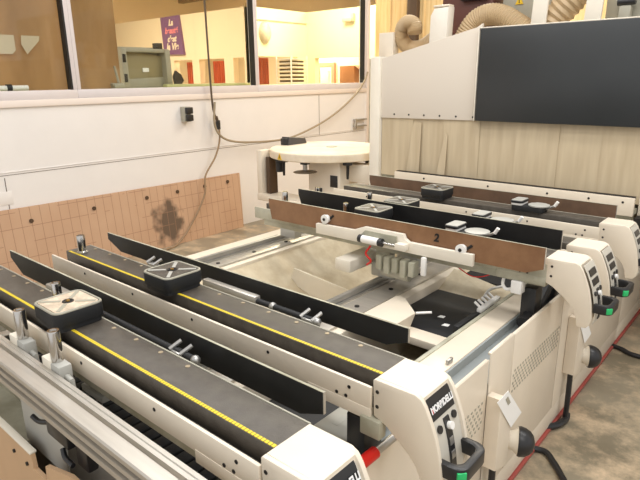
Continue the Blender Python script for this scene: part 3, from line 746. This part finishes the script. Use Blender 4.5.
# ------------------------------------------------------------------ suction pods
def rsq(cx, cy, w, d, r, n=5):
    out = []
    for sx, sy, a0 in ((1,1,0),(-1,1,90),(-1,-1,180),(1,-1,270)):
        for k in range(n+1):
            a = math.radians(a0+90*k/n); out.append((cx+sx*(w/2-r)+r*math.cos(a), cy+sy*(d/2-r)+r*math.sin(a)))
    return out
def pod(x, y, label, topm, z=.9514, s=.152):
    t = thing('suction_pod', label, 'suction pod', (x,y,z), 'square suction pods on the beams')
    e = NB(); prism(e, rsq(x,y,s-.012,s-.012,.018), 'z', z, z+.018); prism(e, rsq(x,y,s,s,.022), 'z', z+.016, z+.059, .003); obj('pod_body', e, rubber, t)
    pts = [(u,v,z+.060) for u,v in rsq(x,y,s-.008,s-.008,.02)]; obj('rubber_seal', tube(NB(), pts, .0042, n=8, smooth=0, closed=True), greypl, t)
    pl_ = obj('top_plate', prism(NB(), rsq(x,y,s-.02,s-.02,.014), 'z', z+.057, z+.0625), topm, t)
    for sx, sy in ((1,1),(1,-1),(-1,1),(-1,-1)):
        a = math.atan2(sy, sx); M = Matrix.Translation((x,y,z+.0625)) @ Matrix.Rotation(a,4,'Z')
        obj('diagonal_groove', bx(NB(), .022,.082,-.006,.006,-.001,.0012, M=M), greypl if topm is not deckm else greyp, t)
    obj('suction_hole', lathe(NB(), (x,y,z+.0625), [(.017,0),(.017,.002),(.012,.002),(.012,.0005)], 18), darkpl, t)
    obj('valve', cyl(NB(), (x,y,z+.0625),(x,y,z+.0665), .006, n=10), brass, t)
    return t
podtan = mat('worn_tan_plate', (226,208,186), .5, rgb2=(190,172,150), vscale=40)
pod(-1.60, .684, 'black suction pod with worn tan top on the nearest beam', podtan, s=.152)
pod(-1.60, 1.055, 'black suction pod with dark cross top on the second beam', deckm)
pod(-1.61, 2.275, 'suction pod with cross top between brown and black plates', deckm)
pod(-1.60, 2.52, 'suction pod half hidden behind the long black stop plate', deckm)
pod(-1.63, 2.955, 'black suction pod on the farthest beam in front of brown plate', deckm)

def clampmod(x, y, label, z=.9514):
    t = thing('clamp_module', label, 'clamp', (x,y,z), 'white topped clamp modules')
    e = NB(); prism(e, rsq(x,y,.17,.10,.02), 'z', z, z+.03, .003); obj('base', e, rubber, t)
    obj('round_plate', lathe(NB(), (x+.05,y,z+.03), [(.052,0),(.055,.003),(.055,.008),(.048,.010)], 28), greyp, t)
    e = NB(); prism(e, rsq(x-.055,y,.06,.10,.012), 'z', z+.03, z+.042, .002); obj('riser', e, whitepl, t)
    e = NB(); prism(e, rsq(x-.055,y,.066,.108,.014), 'z', z+.042, z+.054, .002); obj('clamp_pad', e, darkpl, t)
    obj('pad_top', prism(NB(), rsq(x-.055,y,.058,.10,.012), 'z', z+.054, z+.0565), greyp, t)
    obj('lever_arm', cyl(NB(), (x+.09,y,z+.02),(x+.135,y-.0,z+.045), .006, n=10), steel, t)
    obj('lever_knob', cyl(NB(), (x+.13,y,z+.04),(x+.145,y,z+.065), .008, n=10), whitepl, t)
    return t
clampmod(-1.09, 2.265, 'white topped clamp with lever just behind the brown plate marked 2')
clampmod(-1.09, 2.53, 'white topped clamp peeking over the long black stop plate')
clampmod(-1.07, 2.955, 'white topped clamp with round plate on the farthest beam')

# chrome stop pins
def pin(x, y, z, h, label, r=.017, base=None):
    t = thing('stop_pin', label, 'stop pin', (x,y,z), 'chrome stop pins')
    e = lathe(NB(), (x,y,z), [(r*1.15,0),(r*1.15,.006),(r,.008),(r,h-.004),(r*.93,h),(r*.6,h),(r*.6,h-.004)], 22); obj('pin', e, chrome, t)
    obj('foot', lathe(NB(), (x,y,z), [(r*1.35,0),(r*1.35,.004)], 20), steel, t)
    return t
pin(-2.245, 1.05, .9514, .075, 'chrome stop pin at the far end of the second beam')
pin(-1.80, .738, .9514, .06, 'chrome stop pin behind the tan topped suction pod', r=.015)
pin(-2.22, 2.255, .9514, .075, 'chrome stop pin at the far end of the beam marked 2')
pin(-1.79, 2.275, .9514, .062, 'chrome stop pin left of the pod between brown and black plates', r=.014)
pin(-1.82, 2.53, .9514, .075, 'chrome stop pin behind the black plate, left of the hidden pod', r=.014)
pin(-2.2, 2.52, .9514, .06, 'small chrome stop pin below the round tool carousel', r=.013)

# ------------------------------------------------------------------ front extrusion
ext = thing('aluminium_extrusion', 'long ribbed aluminium fence rail in the bottom left corner', 'rail', (-1.6,.5,.80))
yb_, yf = .545, .472
prof = [(yb_,.900),(yb_-.010,.900),(yb_-.012,.897),(yb_-.022,.897),(yb_-.024,.884),(yb_-.034,.884),(yb_-.036,.900),(yf+.004,.900),(yf,.896),(yf,.884),(yf+.013,.882),(yf+.013,.872),(yf,.870),(yf,.858),(yf+.014,.856),(yf+.014,.844),(yf,.842),(yf,.828),(yf+.012,.824),(yf+.012,.808),(yb_,.808)]
obj('rail_profile', prism(NB(), prof, 'x', -3.2, -.55), alu, ext)
obj('mounting_bracket', bx(NB(), -1.42,-1.30, .50,.54, .735,.807, .006), darkpl, ext)
obj('bracket_knob', tube(NB(), [(-1.42,.51,.765),(-1.46,.50,.755),(-1.49,.495,.762)], .007), darkpl, ext)
obj('bracket_knob', tube(NB(), [(-1.33,.50,.73),(-1.31,.495,.715),(-1.27,.495,.71)], .007), darkpl, ext)
obj('support_arm', bx(NB(), -1.28,-1.22, .51,.54, .700,.807, .006), darkpl, ext)
def block(x, label):
    t = thing('stop_block', label, 'stop', (x,.565,.845), 'stop blocks behind the aluminium rail')
    y = .567
    e = NB(); bx(e, x-.045,x+.045, y-.020,y+.018, .845,.918, .005); obj('block', e, greyp, t)
    e = NB(); bx(e, x-.05,x+.0, y-.0225,y+.019, .885,.925, .004); obj('clamp_cap', e, whitep, t)
    e = lathe(NB(), (x,y,.918), [(.0165,0),(.0165,.086),(.0155,.09),(.010,.09),(.010,.087)], 22); obj('pin', e, chrome, t)
    e = NB(); cyl(e, (x+.045,y,.885),(x+.072,y,.880), .008); cyl(e, (x+.07,y,.883),(x+.075,y,.855), .007); obj('air_elbow', e, greyp, t)
    obj('red_hose', tube(NB(), [(x+.075,y,.858),(x+.085,y,.84),(x+.10,y-.005,.825)], .005), red, t)
    return t
block(-1.665, 'chrome pin stop block at the left, nearer the wall end of the rail')
block(-1.445, 'chrome pin stop block below the tan topped suction pod')

# ------------------------------------------------------------------ gantry
GY = 3.70
gan = thing('gantry_housing', 'cream machine gantry with large dark window and strip curtain', 'machine', (-1.2,GY,0))
obj('corner_post', bx(NB(), -2.66,-2.565, GY-.02,GY+.9, 0,1.80, .008), whitep, gan)
obj('side_panel', prism(NB(), [(-2.565,1.345),(-1.765,1.352),(-1.765,1.985),(-1.80,1.962),(-2.565,1.785)], 'y', GY, GY+.03, .003), panelc, gan)
e = NB()
for k in range(6): cyl(e, (-2.44+k*.13,GY-.002,1.375),(-2.44+k*.13,GY+.002,1.375), .007, n=10)
obj('panel_bolts', e, sealm, gan)
obj('dark_window', bx(NB(), -1.757,.35, GY-.035,GY, 1.354,1.950, .004), screen, gan)
e = NB(); bx(e, -1.775,.35, GY-.034,GY+.0, 1.950,1.957, .002); bx(e, -1.772,-1.765, GY-.034,GY, 1.352,1.957, .002); obj('window_frame', e, whitep, gan)
obj('rear_cover', bx(NB(), -2.565,.35, GY+.9,GY+.93, 0,1.75), cream, gan)
obj('right_post', bx(NB(), .25,.35, GY,GY+.9, 0,1.98), cream, gan)
obj('rear_box', bx(NB(), -2.72,-2.585, GY+.18,GY+.26, 1.80,1.985, .004), cream, gan)
obj('top_shelf', bx(NB(), -2.5,.25, GY+.05,GY+.89, 1.74,1.76), cream, gan)
k = 0; x = -2.56
while x < .24:
    w = .27
    e = NB(); d = .006*(k%2); xx = min(x+w+.012,.25)
    bx(e, x, xx, GY+.012+d, GY+.016+d, .90, 1.35)
    obj('curtain_strip', e, stripm, gan); x += w; k += 1
e = NB(); hexa(e, [(-2.31,GY-.01,.935),(-2.20,GY-.01,.935),(-2.20,GY+.008,1.32),(-2.27,GY+.008,1.32)], (0,-.003,0)); obj('lifted_strip', e, stripm, gan)
e = NB(); hexa(e, [(-2.05,GY-.015,.93),(-1.98,GY-.015,.93),(-1.98,GY+.008,1.24),(-2.0,GY+.008,1.26)], (0,-.003,0)); obj('lifted_strip', e, stripm, gan)
obj('lower_apron', bx(NB(), -.695,.25, GY-.005,GY+.012, .80,.96, .003), cream, gan)
obj('lower_skirt', bx(NB(), -2.56,-.72, GY+.03,GY+.05, .0,.92), greyg, gan)
e = NB()
for x, z in ((-.67,.905),(-.62,.86),(-.67,.87)): cyl(e, (x,GY-.007,z),(x,GY-.003,z), .008, n=10)
obj('apron_holes', e, sealm, gan)
obj('front_skirt', bx(NB(), XF-.018,XF, 3.664,4.75, .13,.735, .004), cream, gan); obj('kick_strip', bx(NB(), XF-.03,XF+.006, 3.664,4.75, .002,.020, .003), redtrim, gan); obj('kick_plate', bx(NB(), XF-.02,XF-.004, 3.664,4.75, .025,.128, .003), cream, gan)
# fixed bar in front of the curtain
fb = obj('front_bar', bx(NB(), -2.36,-.70, 3.60,3.625, .845,.953, .003), cream, gan)
obj('bar_slot', bx(NB(), -2.36,-.705, 3.626,3.66, .93,.957), sealm, fb)
e = NB()
for x in (-2.1,-1.6,-1.2,-.95,-.76): cyl(e, (x,3.598,.925),(x,3.601,.925), .007, n=10)
obj('bar_bolts', e, sealm, fb)
e = NB(); bx(e, -2.36,-.70,3.625,GY,.85,.88); obj('bar_mount', e, greyg, fb)
obj('dark_slot', bx(NB(), -.69,-.3, 3.60,3.69, .78,.84), sealm, gan)

# hoses and equipment on the gantry
def corr(name, label, pts, r, n=12, amp=.012, per=2, m=hosem, smooth=14):
    e = tube(NB(), pts, r, n=18, smooth=smooth, rfun=lambda i: r+(amp if i % per == 0 else 0.)); return tag(obj(name, e, m, None, pts[0]), label, 'hose')
gy = 3.95
cp = []
for k in range(15):
    a = math.radians(60-30*k*.9); rr = .115-.0055*k
c0 = Vector((-2.465,gy,1.965))
def sp(a, r, dy=0): return (c0.x+r*math.cos(math.radians(a)), gy+dy, c0.z+r*math.sin(math.radians(a)))
corr('duct_hose', 'tan corrugated hose curled in a spiral on the sloping cream panel', [sp(5,.060,-.05),sp(50,.078,-.04),sp(100,.086,-.03),sp(150,.090,-.01),sp(200,.092,0),sp(250,.096,.01),sp(290,.108,.02),(-2.36,gy+.04,1.885),(-2.29,gy+.05,1.93),(-2.25,gy+.09,1.95)], .052, amp=.005)
corr('duct_hose', 'large tan corrugated hose arching over the top left of the dark window', [(-2.10,4.08,1.83),(-2.08,4.08,1.93),(-2.0,4.08,2.04),(-1.89,4.08,2.075),(-1.78,4.08,2.05),(-1.66,4.07,1.98),(-1.55,4.06,1.91),(-1.45,4.05,1.86)], .07, amp=.007)
corr('duct_hose', 'ribbed pale hose dropping between two white plates above the window', [(-1.49,4.1,1.83),(-1.44,4.1,2.0),(-1.36,4.1,2.1),(-1.28,4.1,2.2),(-1.22,4.1,2.4)], .085, amp=.012, smooth=6)
e = NB(); prism(e, [(-2.275,1.86),(-2.125,1.90),(-2.115,2.135),(-2.24,2.13),(-2.27,2.08)], 'y', 3.88, 3.98, .02)
fbag = thing('filter_box', 'crinkled white box wrapped in plastic beside the curled hose', 'box', (-2.2,3.93,1.86)); obj('wrap', e, mat('white_plastic_wrap', (240,234,222), .3, bump=1., bscale=18), fbag); obj('cap', bx(NB(), -2.25,-2.12, 3.89,3.97, 2.135,2.15, .006), cream, fbag)
tm = thing('router_motor', 'dark and red motor unit behind the white wrapped box', 'motor', (-2.0,4.3,1.9))
obj('motor_case', bx(NB(), -2.38,-1.95, 4.25,4.45, 1.762,2.45, .02), mat('maroon_case',(96,58,50),.5), tm); obj('motor_fins', bx(NB(), -2.2,-1.98, 4.2,4.26, 2.2,2.40,.01), darkpl, tm)
tc_ = thing('control_cabinet', 'grey control cabinet with yellow warning triangle above the window', 'cabinet', (-1.7,4.5,1.9))
obj('cabinet_body', bx(NB(), -1.9,-1.50, 4.3,4.58, 1.762,2.6, .01), greypl, tc_)
tri = NB(); prism(tri, [(-1.80,2.15),(-1.74,2.15),(-1.77,2.205)], 'y', 4.292,4.299); ws = obj('warning_sign', tri, yellow, tc_)
obj('warning_mark', bx(NB(), -1.7725,-1.7675, 4.289,4.2915, 2.16,2.19), sealm, ws)
for xx, lb in ((-1.56,'white upright plate left of the ribbed pale hose'),(-1.22,'white upright plate right of the ribbed pale hose')):
    e = NB(); prism(e, [(xx,1.762),(xx+.10,1.762),(xx+.13,2.5),(xx+.03,2.5)], 'y', 3.98,4.0, .003); tag(obj('support_plate', e, whitep, None, (xx+.05,3.99,1.762)), lb, 'plate')
tag(obj('steel_housing', bx(NB(), -1.12,.2, 4.1,4.5, 1.762,2.6, .01), greypl, None, (-.5,4.3,1.762)), 'grey steel housing above the dark window at the right', 'housing')
tl = thing('lifting_shackle', 'dark grey shackle fitting on the grey steel housing', 'fitting', (-.99,4.06,1.98))
obj('shackle_body', bx(NB(), -1.03,-.96, 4.04,4.10, 1.96,2.06, .01), greypl, tl); obj('shackle_pin', cyl(NB(), (-1.04,4.05,2.08),(-.94,4.05,2.08), .022), darkpl, tl); obj('shackle_strap', bx(NB(), -1.01,-.98, 4.05,4.09, 2.09,2.3, .005), darkpl, tl)

# ------------------------------------------------------------------ tool carousel
tcx, tcy = -3.25, 3.86
car = thing('tool_carousel', 'round white tool changer disc on a steel frame left of the gantry', 'tool changer', (tcx,tcy,.0))
obj('disc', lathe(NB(), (tcx,tcy,.98), [(.48,0),(.512,.002),(.518,.008),(.518,.062),(.512,.07),(.0501,.07)], 72), mat('dusty_white_disc', (240,228,208), .45, rgb2=(222,204,176), vscale=4), car)
obj('disc_hub', lathe(NB(), (tcx+.0,tcy+.06,1.0505), [(.05,0),(.05,.004),(.02,.005)], 24), greypl, car)
e = NB(); x0, y0 = -3.67, 3.42
bx(e, x0-.03,x0+.03, y0-.01,y0+.10, .61,1.04, .006)
fr = obj('frame_upright', e, cream, car)
obj('frame_upright', bx(NB(), x0+.045,x0+.09, y0+.03,y0+.13, .65,.98, .004), darkbr, car)
obj('frame_foot', bx(NB(), x0-.03,-3.1, y0-.02,y0+.16, .59,.65, .006), cream, car)
obj('drive_column', bx(NB(), -3.25,-2.90, 3.60,3.85, .0,.98, .008), cream, car)
obj('column_opening', bx(NB(), -3.17,-3.09, 3.594,3.6, .66,.74, .003), darkpl, car); obj('column_opening', bx(NB(), -3.0,-2.92,3.594,3.6,.76,.86,.003), darkpl, car)
obj('arm_to_gantry', bx(NB(), -2.90,-2.665, 3.72,3.85, .80,.95, .006), cream, car)
def tool(x, y, kind):
    e = NB(); bx(e, x-.03,x+.03, y-.03,y+.03, .955,.98, .004); h = obj('tool_holder', e, darkpl, car)
    if kind == 0:
        obj('cutter', cyl(NB(), (x,y,.955),(x,y,.86), .035), darkpl, h)
    elif kind == 1:
        obj('spindle', cyl(NB(), (x,y,.955),(x,y,.90), .02), steel, h); obj('saw_blade', lathe(NB(), (x,y,.89), [(.10,0),(.10,.004),(.04,.012),(.02,.02)], 36), mat('blade_steel',(120,108,92),.35,metal=.6), h)
    else:
        obj('cutter', cyl(NB(), (x,y,.955),(x,y,.84), .014, .010), sealm, h)
tool(-3.48,3.48,0); tool(-3.39,3.44,2); tool(-3.15,3.45,1); tool(-2.83,3.62,2); tool(-2.84,3.90,2)
wl = NB(); a = math.radians(-101)
M = basis((-math.sin(a),math.cos(a),0),(0,0,1),(tcx+.5185*math.cos(a),tcy+.5185*math.sin(a),1.015))
v = [M @ Vector(p) for p in ((-.032,-.026,0),(.032,-.026,0),(0,.030,0))]
n = Vector((math.cos(a),math.sin(a),0))*.002
ws = obj('warning_sign', hexa(wl, v, n), yellow, car)
v = [M @ Vector(p) for p in ((-.006,-.014,.0025),(.006,-.014,.0025),(.003,.012,.0025),(-.003,.012,.0025))]
obj('warning_mark', hexa(NB(), v, n*.3), sealm, ws)
tsb = thing('sensor_box', 'black wedge shaped box lying on the edge of the round disc', 'box', (-3.69,3.9,1.0505))
e = NB(); prism(e, [(3.76,1.0505),(4.02,1.0505),(4.0,1.10),(3.78,1.125)], 'x', -3.74,-3.64, .006); obj('box_body', e, mat('graphite_box',(66,64,66),.45), tsb); obj('box_end', bx(NB(), -3.73,-3.65, 3.753,3.762, 1.052,1.112, .002), darkpl, tsb)
# offcut board standing below the carousel
tag(obj('offcut_panel', bx(NB(), -3.10,-3.06, 4.40,4.8, .0,.93, .003), tan, None, (-3.0,4.5,0)), 'tan board standing on the floor behind the tool carousel', 'board')

# ------------------------------------------------------------------ light
def area(name, loc, size, power, color=(1,1,1), rot=(0,0,0), sy=None):
    l = bpy.data.lights.new(name, 'AREA'); l.energy = power; l.color = color; l.size = size
    if sy: l.shape = 'RECTANGLE'; l.size_y = sy
    o = bpy.data.objects.new(name, l); COL.objects.link(o); o.location = loc; o.rotation_euler = rot; return o
warm = (1.,.975,.94)
area('ceiling_lamp', (-2.6,1.6,3.8), 2.6, 46, warm, sy=.5)
area('ceiling_lamp', (-.2,2.6,3.8), 2.6, 46, warm, sy=.5)
area('ceiling_lamp', (.8,.2,3.8), 2.6, 46, warm, sy=.5)
area('ceiling_lamp', (-2.2,5.6,3.8), 2.4, 100, (1.,.90,.74), sy=.5)
area('office_lamp', (-8.8,4.2,3.65), 2.2, 230, (1.,.84,.6), sy=.8)
area('office_lamp', (-6.0,7.0,3.65), 1.4, 140, (1.,.9,.66), sy=.8)
area('office_lamp', (-9.0,8.8,3.0), 2.0, 260, (1.,.88,.66), sy=.8)
area('office_lamp', (-6.3,9.0,3.3), .8, 60, (1.,.88,.66))
area('office_lamp', (-6.6,1.2,3.5), 1.2, 100, (1.,.84,.6))
w = bpy.data.worlds.new('world'); SC.world = w; w.use_nodes = True
bg = w.node_tree.nodes['Background']; bg.inputs[0].default_value = (1.,.985,.965,1); bg.inputs[1].default_value = .92
SC.view_settings.view_transform = 'Standard'; SC.view_settings.look = 'None'; SC.view_settings.gamma = 1; SC.view_settings.exposure = -.03
SC.view_settings.use_curve_mapping = False
SC.cycles.use_denoising = True
